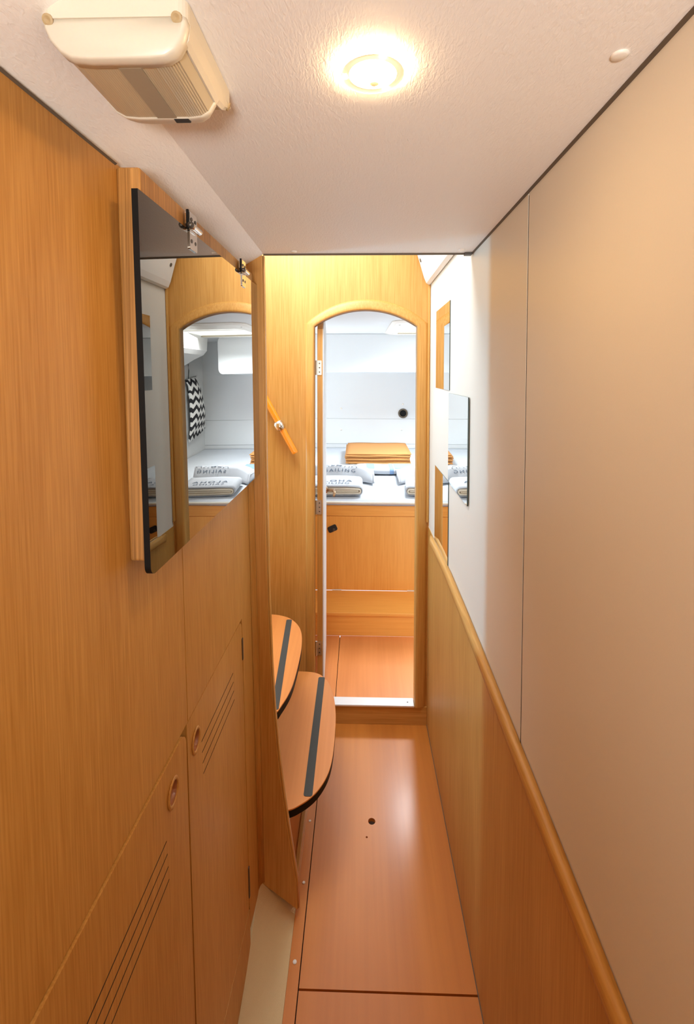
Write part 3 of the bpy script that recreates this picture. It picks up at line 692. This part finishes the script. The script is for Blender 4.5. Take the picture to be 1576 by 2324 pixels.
# folded towels lying in front: layered U folds, open towards the far side
def layered_towel(cx, cy_, w, d, label, mirror=1, rot=0, shift=-.01):
    z0 = bedz(cx, cy_) + .0045
    root = thing('folded_towel', (cx, cy_, z0 - .001), label, 'towel', 'white logo towels lying in front')
    R3 = Matrix.Rotation(rot, 3, 'Z')
    def tr(x, y, z): 
        p = R3 @ Vector((x*mirror, y, 0)); return (cx + p.x, cy_ + p.y, z0 + z + .032*p.y)
    # outer white wrap and three inner cream folds, each a ribbon with a rounded end at the inner side
    def ribbon(x_open, x_fold, zlo, zhi, th, y0, y1, mat, nm, lab=None, droop=0):
        path_ = [(x_open + (x_fold - (zhi-zlo)/2 - x_open)*k/8, zhi - droop*max(0, (k/8 - .55))**1.5) for k in range(9)]
        r_ = (path_[-1][1] - zlo)/2; cxf, czf = path_[-1][0], zlo + r_
        path_ += [(cxf + r_*sin(a), czf + r_*cos(a)) for a in [pi*k/8 for k in range(1, 9)]]
        path_ += [(cxf + (x_open - cxf)*k/8, zlo) for k in range(1, 9)]
        outer = path_; n_ = len(path_); inner = []
        for i_, p in enumerate(path_):
            a_ = path_[max(i_-1, 0)]; b_ = path_[min(i_+1, n_-1)]; tx, tz = b_[0]-a_[0], b_[1]-a_[1]; l = math.hypot(tx, tz) or 1
            inner.append((p[0] + tz/l*th, p[1] - tx/l*th))
        ring = outer + inner[::-1]
        rows_ = [[tr(x, y, z + .0012*sin(20*x + 9*y)) for x, z in ring] for y in [y0 + (y1-y0)*k/6 for k in range(7)]]
        return mesh(nm, loft(rows_, closed=True, cap=True), mat, root, smooth=True, label=lab)
    hw = w/2
    ribbon(-hw, hw, .001, .062, .007, -d/2 + .004, d/2, 'towel_white', 'outer_fold', 'white outer wrap', .012)
    ribbon(-hw, hw - .010, .0112, .0500, .0095, -d/2 - .002, d/2 - .01, 'towel_cream', 'inner_fold', 'cream inner fold', .010)
    ribbon(-hw, hw - .026, .0245, .0370, .0056, -d/2 + .003, d/2 - .01, 'towel_cream', 'inner_fold', None, .004)
    # printing on the top
    for s_, v0, sz in (('ALOHA', -.030, .058), ('SAILING', -.082, .044)):
        f = lambda a, b_, v0=v0: tr(a*mirror + shift, v0 + b_, .0650 - .012*max(0, ((a*mirror + shift + hw)/(2*hw) - .55))**1.5 + .0012*sin(20*(a*mirror + shift) + 9*(v0 + b_)))
        text_mesh('printing', s_, sz, f, root, 1.3)
    return root
layered_towel(-.150, 3.085, .35, .27, 'white logo towel with cream folds lying at the bed edge behind the door handle', 1, radians(0))
layered_towel(.475, 3.085, .35, .27, 'white logo towel with cream folds at the bed edge by the right door jamb', -1, radians(-5))

# draped towels behind, sloping front with printed name
def draped_towel(cx, cy_, w, label, mirror, tx):
    z0 = bedz(cx, cy_)
    root = thing('draped_towel', (cx, cy_, z0), label, 'towel', 'white logo towels lying behind')
    def surf(s, t_):   # s across 0..1, t from front bottom to back top
        x = -w/2 + w*s
        y = -.13 + .055*t_*2 if t_ < .5 else -.075 + .21*(t_ - .5)*2
        z = .010 + .088*min(1, t_*2)**.8 if t_ < .5 else .098 - .032*(t_ - .5)*2
        dr_ = max(0, (s - .62)/.38)
        z = z*(1 - .42*dr_**1.6) + .003*sin(16*s + 3*t_); y -= .085*dr_**1.3*(1 if t_ < .75 else .5)
        y += .006*sin(9*s)
        return (cx + mirror*x, cy_ + y, z0 + z + .003)
    rows_ = [[surf(i/20, k/12) for k in range(13)] for i in range(21)]
    bm = loft([r_ + [(r_[-1][0], r_[-1][1], z0 + .004), (r_[0][0], r_[0][1], z0 + .004)] for r_ in rows_], closed=True, cap=True)
    mesh('cloth', bm, 'towel_white', root, smooth=True, bevel=0)
    ed = tube([Vector(surf(1.0, k/12)) + Vector((mirror*.001, -.001, .0005)) for k in range(13)], .0045, 8)
    mesh('hem', ed, 'towel_white', root, smooth=True)
    def tp(a, b_, t0, xc):
        s = (a + xc - cx)*mirror/w + .5; t_ = t0 + b_*3.9
        p = Vector(surf(min(max(s, 0), 1), t_)); return tuple(p + Vector((0, -.0022, .0018)))
    text_mesh('printing', 'SAILING', .044, lambda a, b_: tp(a, b_, .24, tx + .032), root, 1.42)
    text_mesh('printing', 'ALOHA', .062, lambda a, b_: tp(a, b_, .47, tx + .032), root, 1.25)
    return root
draped_towel(-.110, 3.44, .42, 'white towel printed SAILING lying behind the left folded towel', 1, -.165)
draped_towel(.485, 3.44, .42, 'white towel printed SAILING lying behind the right folded towel, partly past the jamb', -1, .535)

# blue striped towel between them
z0 = bedz(.17, 3.62)
sb = thing('striped_towel', (.17, 3.62, z0), 'white towel with pale blue stripes lying between the two white draped towels', 'towel')
bm = soft_slab(.47, .20, .044, n=20, wave=.001); bmesh.ops.translate(bm, verts=bm.verts, vec=(.205, 3.60, z0 + .004))
cs = mesh('cloth', bm, 'towel_white', sb, smooth=True)
def band(x0, x1, a0=0.0, a1=1.0):
    h = .044; d_ = .20; pr = []
    for i in range(9):
        a = pi/2 + pi*i/8; pr.append((-d_/2 + h/2 + (h/2 + .0014)*cos(a), h/2 + (h/2 + .0014)*sin(a)))
    pr = [(d_/2 - .005, h + .0018), (0, h + .0018)] + pr
    n_ = len(pr); pr = pr[int(a0*n_):int(a1*n_)]
    return loft([[(.205 + x, 3.60 + y, z0 + .004 + z) for y, z in pr] for x in (x0, (x0+x1)/2, x1)])
for a_, b_, p0, p1 in ((.022, .052, 0, 1), (-.15, -.09, 0, .4), (.06, .20, 0, .45)):
    mesh('blue_stripe', band(a_, b_, p0, p1), 'towel_blue', sb, smooth=True, label='pale blue stripe')

# patterned bag hanging on the right cabin wall
#bag
bg = thing('hanging_bag', (1.02, 4.32, .98), 'black and white chevron cloth bag hanging on the white cabin wall', 'bag')
rows = []
for k in range(19):
    s = k/18; z = 1.535 - .53*s
    if s < .25: wd = .15 - .055*sin(s/.25*pi)
    else: wd = .115 + .10*((s - .25)/.75)
    yc = 4.22 + .13*s; th = .012 + .030*sin(pi*min(1, s*1.1))**.7 * .9
    ring = []
    for j in range(20):
        a = 2*pi*j/20
        ring.append((1.055 - .006 - th - th*cos(a)*(1 + .12*sin(5*a + 7*s)), yc + wd*sin(a)*(1 + .05*sin(9*s + a)), z + .035*sin(a)*(1 - s)*.6 + .045*s*sin(a)))
    rows.append(ring)
mesh('bag_body', loft(rows, closed=True, cap=True), 'chevron', bg, smooth=True)
mesh('cord', tube([(1.050, 4.20, 1.53), (1.052, 4.22, 1.60), (1.054, 4.215, 1.66)], .003, 8), 'black', bg, smooth=True)
mesh('knot', lathe([(0, -.02), (.022, -.012), (.03, 0), (.02, .014), (0, .02)], (1.028, 4.225, 1.50), n=16), 'chevron', bg, smooth=True)
